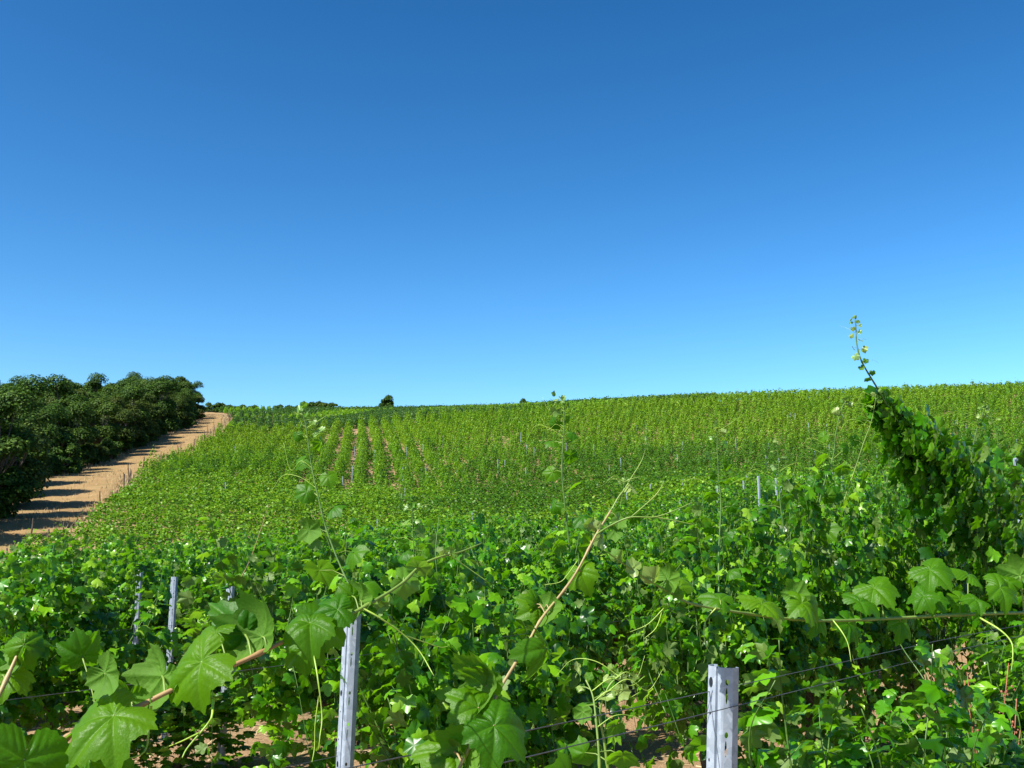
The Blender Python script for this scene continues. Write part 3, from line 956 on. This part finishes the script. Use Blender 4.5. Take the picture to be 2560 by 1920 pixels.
a = Vector((-.5, -.6, .5)).normalized()
dl.matrix_basis = Matrix.Translation(p0) @ a.to_track_quat('Z', 'Y').to_matrix().to_4x4() @ Matrix.Scale(.045, 4)
tag(dl, 'bleached curled dead vine leaf caught in the foliage at lower right', 'dead leaf')

# straw and bits on the soil
N0 = 9000
yy = RS.uniform(2.5, 22, N0) ; xx = RS.uniform(-.55, .55, N0) * yy
zz = G(xx, yy) + (vnoise(xx * 1.7, yy * 1.7, 1) - .5) * .10 * (1 - sstep(14, 40, np.hypot(xx, yy))) + (vnoise(xx * 4.5, yy * 4.5, 2) - .5) * .05 + .012
an = RS.uniform(0, PI, N0); Ls = RS.uniform(.02, .13, N0); W = RS.uniform(.0018, .005, N0)
dx = np.stack([np.cos(an), np.sin(an), RS.normal(0, .18, N0)], 1) * Ls[:, None]
wx = np.stack([-np.sin(an), np.cos(an), RS.normal(0, .3, N0)], 1) * W[:, None]
P = np.stack([xx, yy, zz], 1)
V = np.stack([P - dx - wx, P - dx + wx, P + dx + wx, P + dx - wx], 1).reshape(-1, 3)
tag(link('straw_litter', mesh_np('straw_litter', V, [np.arange(len(V)).reshape(-1, 4)], M_STRAW, smooth=False)), 'dry straw and prunings strewn over the bare soil', 'litter', kind='stuff')

# ------------------------------------------------------------------ the rest of the vineyard up the hill (beyond counting): one object
VS = []; FS = []; MI = []; offv = 0


def stuff(x, y, h, dirx, n, s0, s1, half, wid, mat_i, rs, upright=0.0, zmin=.3):
    global offv
    N = len(x)
    if N == 0: return
    z = G(x, y)
    al = rs.uniform(-half, half, (N, n)); sg = rs.choice([-1, 1], (N, n))
    ac = sg * wid * np.sqrt(rs.rand(N, n))
    u = rs.rand(N, n) ** .75
    zz = zmin + (h[:, None] - zmin) * u
    taper = 1 - .55 * np.maximum(0, u - .55) / .45
    al = al * taper; ac = ac * taper
    zz = zz + (rs.rand(N, n) < .09) * rs.uniform(0, .45, (N, n))
    cx, sx = math.cos(dirx), math.sin(dirx)
    P = np.stack([x[:, None] + al * cx - ac * sx, y[:, None] + al * sx + ac * cx, z[:, None] + zz], -1).reshape(-1, 3)
    out = np.stack([-sg * sx, sg * cx, np.zeros_like(al)], -1).reshape(-1, 3)
    Nn = out * rs.uniform(.1, .8, (N * n, 1)) + np.array([-.1, -.1, 1]) * rs.uniform(.4, 1.2, (N * n, 1)) + rs.normal(0, .34, (N * n, 3))
    T = np.array([0, 0, -1.0]) + rs.normal(0, .6, (N * n, 3))
    S = rs.uniform(s0, s1, N * n)
    Vv, Ff, od = leaves_np(P, Nn, T, S, KITE, rs)
    VS.append(Vv.astype(np.float32)); FS.append(Ff + offv); offv += len(Vv)
    mi_ = np.full(len(Ff), mat_i)
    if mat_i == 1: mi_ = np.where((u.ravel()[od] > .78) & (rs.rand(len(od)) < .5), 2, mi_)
    MI.append(mi_)


rs = np.random.RandomState(77)
R_ = np.array([(c[3], c[4], c[5], c[0]) for c in REST if c[4] < 74])
for lo, hi, n, s0, s1 in ((0, 40, 300, .055, .09), (40, 55, 270, .058, .095), (55, 110, 230, .065, .105)):
    m = (R_[:, 3] >= lo) & (R_[:, 3] < hi)
    q = R_[m]
    nz = vnoise(q[:, 0] * .12, q[:, 1] * .12, 8)
    ti = np.where(q[:, 1] + 8 * nz < 44, 4, np.where((q[:, 1] + 10 * nz > 57) & (q[:, 0] + 10 * nz > 0), 0, 1))
    for mi in (0, 1, 4):
        mm = ti == mi
        stuff(q[mm, 0], q[mm, 1], q[mm, 2] * rs.uniform(.85, 1.1, mm.sum()), ROWZ, n, s0, s1, .58, .42, mi, rs)

SL = -.15
ps = []
for c in np.arange(-75, 130, 1.75):
    y = 73.0 + rs.rand()
    while y < 153:
        y += 1.05 + rs.uniform(-.15, .15)
        ps.append((c + SL * (y - 70) + rs.normal(0, .16) + .5 * (float(vnoise(c * .3, y * .05, 61)) - .5), y))
A = np.array(ps)
keep = (A[:, 0] > edgeX(A[:, 1]) + .9) & (A[:, 0] < .54 * A[:, 1] + 2) & (rs.rand(len(A)) > .07)
A = A[keep]
thin = vnoise(A[:, 0] * .07 + 3, A[:, 1] * .07, 12)
A = A[(thin < .74) | (rs.rand(len(A)) > .35)]
X_ = rs.uniform(-70, 90, 5200); Y_ = rs.uniform(73, 151, 5200)
mm = (X_ > edgeX(Y_) + 1) & (X_ < .54 * Y_ + 2) & ((np.abs(X_ / Y_ + .155) > .018) | (rs.rand(5200) < .6) | (Y_ < 108))
WX, WY = X_[mm], Y_[mm]
stuff(WX, WY, rs.uniform(.5, 1.1, len(WX)), 1.0, 40, .10, .16, .5, .45, 0, rs, zmin=.03)
hA = (1.30 + 1.0 * rs.rand(len(A)) ** 1.6) * (.85 + .3 * vnoise(A[:, 0] * .09, A[:, 1] * .09, 13))
tone = .45 * vnoise(A[:, 0] * .05, A[:, 1] * .06, 14) + .35 * (vnoise(A[:, 0] * .3, A[:, 1] * .3, 15) - .5) + .35 * (rs.rand(len(A)) - .5) + np.interp(A[:, 1] + 10 * (vnoise(A[:, 0] * .06, A[:, 1] * .02, 33) - .5), [73, 85, 95, 110, 125, 150], [.22, .26, .3, .36, .42, .5]) * (1 - sstep(-18, 6, A[:, 0])) + np.interp(A[:, 1] + 10 * (vnoise(A[:, 0] * .06, A[:, 1] * .02, 33) - .5), [73, 88, 98, 112, 125, 150], [-.12, -.12, -.02, .2, .38, .5]) * sstep(-18, 6, A[:, 0])
for lo, hi, n, s0, s1 in ((70, 100, 330, .055, .095), (100, 135, 260, .065, .11), (135, 180, 190, .08, .13)):
    for mi in (0, 1, 2):
        m = (A[:, 1] >= lo) & (A[:, 1] < hi) & ((tone > .55) if mi == 2 else (tone <= .28) if mi == 0 else ((tone > .28) & (tone <= .55)))
        stuff(A[m, 0], A[m, 1], hA[m], PI / 2 + .15, n, s0, s1, .40, .40, mi, rs, zmin=.05)

ps = []
for c in np.arange(-120, 60, 1.5):
    y = 155.0 + rs.rand()
    while y < 268:
        y += 1.2 + rs.uniform(-.2, .2)
        ps.append((c + -.24 * (y - 170) + rs.normal(0, .1), y))
B = np.array(ps)
keep = (B[:, 0] > edgeX(B[:, 1]) + 1.0) & (B[:, 0] < .2 * B[:, 1])
B = B[keep]
hB = 1.3 + .4 * rs.rand(len(B))
tb = vnoise(B[:, 0] * .08, B[:, 1] * .08, 21)
for mi, m in ((3, tb < .7), (1, tb >= .7)):
    stuff(B[m, 0], B[m, 1], hB[m], PI / 2 + .24, 46, .16, .27, .62, .55, mi, rs, zmin=.05)
# right shoulder beyond the crest
ps = [(x, y) for x in np.arange(15, 190, 2.0) for y in np.arange(172, 215, 1.6)]
C_ = np.array(ps) + rs.normal(0, .2, (len(ps), 2))
stuff(C_[:, 0], C_[:, 1], 1.3 + .4 * rs.rand(len(C_)), PI / 2 + .15, 24, .16, .26, .5, .3, 1, rs)
hv = link('hillside_vines', mesh_np('hillside_vines', np.concatenate(VS), [np.concatenate(FS)], [M_HILLS, M_HILL, M_HILLY, M_HILLD, M_LEAF], np.concatenate(MI)))
tag(hv, 'countless vines in rows covering the hillside up to the skyline', 'vineyard', kind='stuff')

# ------------------------------------------------------------------ stakes along the road
stk = []
for q in range(3):
    mb = MB()
    h = 1.75 + .12 * q
    P = [(0, 0, -.3), (.01 * q, .01, h * .4), (-.012, .008 * q, h * .8), (.01, 0, h)]
    mb.tube(spline(P, 3), [.036, .036, .035, .034, .034, .033, .033, .032, .03, .028], 7)
    stk.append(mb.mesh('wooden_stake', M_STAKE, False))
y = 38.0; cnt = 0
sdist = 0
while y < 236 and cnt < 80:
    if RS.rand() < .28:
        y += RS.uniform(1.5, 4.5); cnt += 1
        continue
    x = float(edgeX(y)) + RS.normal(.2, .22)
    o = link('wooden_stake', stk[cnt % 3])
    o.location = (x, y, g1(x, y))
    o.rotation_euler = (RS.normal(0, .06), RS.normal(-.03, .09), RS.uniform(0, 6))
    s = RS.uniform(.6, 1.1)
    o.scale = (1, 1, s)
    tag(o, 'dark weathered wooden stake at the edge of the vines along the dirt road', 'stake', 'wooden stakes along the dirt road')
    y += RS.uniform(2.0, 3.3); cnt += 1

# ------------------------------------------------------------------ trees of the wood
def tree_meshes(seed, R, H, nlobe, nleaf, s0, s1, mat, low):
    """trunk with limbs, and a crown of leaf clumps gathered in uneven lobes; unit: metres"""
    rs = np.random.RandomState(seed)
    tr = MB()
    fork = Vector((rs.uniform(-.2, .2), rs.uniform(-.2, .2), H * .28))
    tr.tube(spline([(0, 0, -.4), (.08, 0, H * .1), fork], 4), [.22, .20, .19, .18, .175, .17, .165, .16, .15], 9)
    lob = []
    for i in range(nlobe):
        a = 2 * PI * (i / nlobe) * 2.4 + rs.uniform(-.4, .4)
        zt = low + (1 - low) * ((i + .5) / nlobe)
        rad = R * math.sqrt(max(.05, 1 - ((zt - .45) / .62) ** 2)) * rs.uniform(.45, .85)
        c = Vector((math.cos(a) * rad * .75, math.sin(a) * rad * .75, H * zt * .9))
        r = R * rs.uniform(.20, .42)
        lob.append((c, r))
        e = fork.lerp(c, .5) + Vector((0, 0, -.2))
        tr.tube(spline([fork, e, c], 4), [.10, .09, .08, .07, .06, .05, .04, .03, .02], 6)
    w = np.array([r ** 2 for _, r in lob]); w /= w.sum()
    k = rs.choice(len(lob), nleaf, p=w)
    cs = np.array([tuple(c) for c, _ in lob])[k]; rr = np.array([r for _, r in lob])[k]
    d = unit(rs.normal(0, 1, (nleaf, 3))); d[:, 2] = np.where(d[:, 2] < -.35, -d[:, 2], d[:, 2])
    bump_ = 1 + .35 * (vnoise(d[:, 0] * 2.6 + k * 3.1, d[:, 1] * 2.6 + d[:, 2] * 2.1, seed) - .5)
    rad = rr * bump_ * (1 - .55 * rs.rand(nleaf) ** 2.2)
    P = cs + d * rad[:, None] * np.array([1, 1, .85])
    P[:, 2] = np.maximum(P[:, 2], .15)
    stray = rs.rand(nleaf) < .05
    P[stray] += d[stray] * rr[stray][:, None] * rs.uniform(.05, .25, (stray.sum(), 1))
    Nn = d + np.array([0, 0, .55]) + rs.normal(0, .38, (nleaf, 3))
    T = rs.normal(0, 1, (nleaf, 3)) + np.array([0, 0, -.4])
    V, F, _ = leaves_np(P, Nn, T, rs.uniform(s0, s1, nleaf), KITE, rs)
    return tr.mesh('trunk', M_TRUNK), mesh_np('crown', V, [F], mat)


TV = [tree_meshes(300 + i, (3.5, 3.1, 3.9, 3.3, 3.6)[i], (7.8, 7.0, 8.2, 6.6, 8.8)[i], 34, 16000, .085, .17, M_TREE if i != 3 else M_TREE2, .07) for i in range(5)]
SV = [tree_meshes(350 + i, 2.2, 3.0, 10, 4500, .10, .19, M_TREE if i else M_TREE2, .10) for i in range(3)]
rs = np.random.RandomState(19)
tpos = []


def put_tree(ms, x, y, s, sz, label, group, name='oak_tree', cat='tree'):
    r = empty(name, (x, y, g1(x, y) - .05), rs.uniform(0, 6.28))
    r.scale = (s, s, s * sz)
    link('trunk', ms[0], r); link('crown', ms[1], r)
    tag(r, label, cat, group)
    return r


cnt = 0
for depth_i, off in ((0, 10.6), (1, 16), (2, 22), (3, 28)):
    y = 47.0 + depth_i * 1.5
    while y < 236:
        x = float(edgeX(y)) - off + 3.8 * (1 - float(sstep(52, 84, y))) + 1.6 * float(sstep(110, 180, y)) + rs.normal(0, .7)
        if x / y > -.53 - (.04 if depth_i else .06):
            s = rs.uniform(.85, 1.15)
            if depth_i == 0:
                lab = 'dark round crowned oak at the edge of the wood beside the dirt road'; gr = 'oaks along the dirt road'
            else:
                lab = 'dark oak deeper in the wood, only its upper crown showing'; gr = 'oaks deeper in the wood'
            put_tree(TV[rs.randint(5)], x, y, s * (1.0 if depth_i else .92), rs.uniform(.92, 1.1), lab, gr)
            cnt += 1
        y += rs.uniform(4.6, 6.6) * (1 + .12 * depth_i)
# shrubs below the first trees
y = 50.0
while y < 225:
    x = float(edgeX(y)) - 8.9 + 2.8 * (1 - float(sstep(52, 84, y))) + rs.normal(0, .5)
    x += 1.5 * float(sstep(110, 180, y))
    if rs.rand() < .92 and x / y > -.56:
        put_tree(SV[rs.randint(3)], x, y, rs.uniform(.55, .95), rs.uniform(.9, 1.1), 'low dark shrub at the foot of the oaks by the dirt road', 'shrubs along the dirt road', 'roadside_shrub', 'shrub')
    y += rs.uniform(2.8, 5.5)

# lone bushes on the skyline
def sky_bush(px, Y, w, h, label, name='round_bush', ms=None):
    X = (px - CX) / FPX * Y
    ms = ms or SV[1]
    r = put_tree(ms, X, Y, w / 4.6, 1, label, None, name, 'bush')
    r.scale = (w / 4.6, w / 4.6, h / 3.0)
    return r


lone = tree_meshes(401, 2.3, 3.0, 16, 8000, .09, .16, M_TREE, .22)
sky_bush(963, 263, 5.6, 4.0, 'lone dark round bush standing on the skyline', ms=lone)
for px, w, h in ((752, 4.5, 2.3), (775, 5.0, 2.9), (800, 5.2, 3.0), (824, 4.5, 2.7)):
    sky_bush(px, 266, w * 1.15, h, '%s low bush of the dark clump left of the lone round one' % {752: 'leftmost', 775: 'second from left', 800: 'second from right', 824: 'rightmost'}[px], 'skyline_shrub')
sky_bush(1310, 268, 3.6, 3.0, 'tiny dark bush peeping over the skyline right of the lone one', 'skyline_shrub')
for i, px in enumerate((522, 540, 556, 575, 600, 625, 690, 720)):
    o = sky_bush(px, 268 + (i % 3), 4.5, 2.2 + .5 * (i < 3), 'dark distant shrub on the skyline where the dirt road ends', 'skyline_shrub')
    o['group'] = 'shrubs at the far end of the dirt road'

# dry grass along the road
N0 = 16000
yy = RS.uniform(36, 240, N0); sidex = RS.rand(N0) < .5
xx = edgeX(yy) + np.where(sidex, RS.normal(-.7, .7, N0), np.where(RS.rand(N0) < .35, RS.normal(-3.6, .5, N0), RS.normal(-7.2, 1.0, N0)))
ph = RS.uniform(0, 2 * PI, N0); hh = RS.uniform(.12, .42, N0); ww = RS.uniform(.015, .04, N0)
zz = G(xx, yy)
b = np.stack([xx, yy, zz], 1); wv = np.stack([np.cos(ph) * ww, np.sin(ph) * ww, 0 * ww], 1)
tp = b + np.stack([RS.normal(0, .1, N0), RS.normal(0, .1, N0), hh], 1)
V = np.stack([b - wv, b + wv, tp], 1).reshape(-1, 3)
tag(link('dry_grass', mesh_np('dry_grass', V, [np.arange(len(V)).reshape(-1, 3)], M_STRAW, smooth=False)), 'dry yellow grass along both edges of the dirt road', 'grass', kind='stuff')

# ------------------------------------------------------------------ light
SUN = Vector((-.68, -.57, 1.06)).normalized()
el = math.asin(SUN.z); rot = math.atan2(SUN.x, SUN.y)
sl = bpy.data.lights.new('sun', 'SUN'); sl.energy = 5.0; sl.angle = math.radians(.53); sl.color = (1, .955, .88)
so = bpy.data.objects.new('sun', sl); COL.objects.link(so)
so.rotation_euler = SUN.to_track_quat('Z', 'Y').to_euler(); so.location = (-60, -40, 90)

w = bpy.data.worlds.new('World'); SC.world = w; w.use_nodes = True
nt = w.node_tree; nt.nodes.clear()
wo = nt.nodes.new('ShaderNodeOutputWorld'); bg = nt.nodes.new('ShaderNodeBackground')
sky = nt.nodes.new('ShaderNodeTexSky'); sky.sky_type = 'NISHITA'; sky.sun_disc = False
sky.sun_elevation = el; sky.sun_rotation = rot
sky.altitude = 300; sky.air_density = 1.0; sky.dust_density = .8; sky.ozone_density = 2.2
hs = nt.nodes.new('ShaderNodeHueSaturation'); hs.inputs['Saturation'].default_value = 1.13; hs.inputs['Hue'].default_value = .4915; hs.inputs['Value'].default_value = .46
gm = nt.nodes.new('ShaderNodeGamma'); gm.inputs[1].default_value = 1.62; nt.links.new(sky.outputs[0], gm.inputs[0]); nt.links.new(gm.outputs[0], hs.inputs['Color']); nt.links.new(hs.outputs[0], bg.inputs[0])
bg.inputs[1].default_value = .075
nt.links.new(bg.outputs[0], wo.inputs[0])

SC.view_settings.view_transform = 'Standard'; SC.view_settings.look = 'None'
SC.view_settings.exposure = 1.1; SC.view_settings.gamma = 1
SC.render.engine = 'CYCLES'
SC.cycles.use_denoising = True
SC.cycles.max_bounces = 6; SC.cycles.diffuse_bounces = 3; SC.cycles.transmission_bounces = 4; SC.cycles.transparent_max_bounces = 4
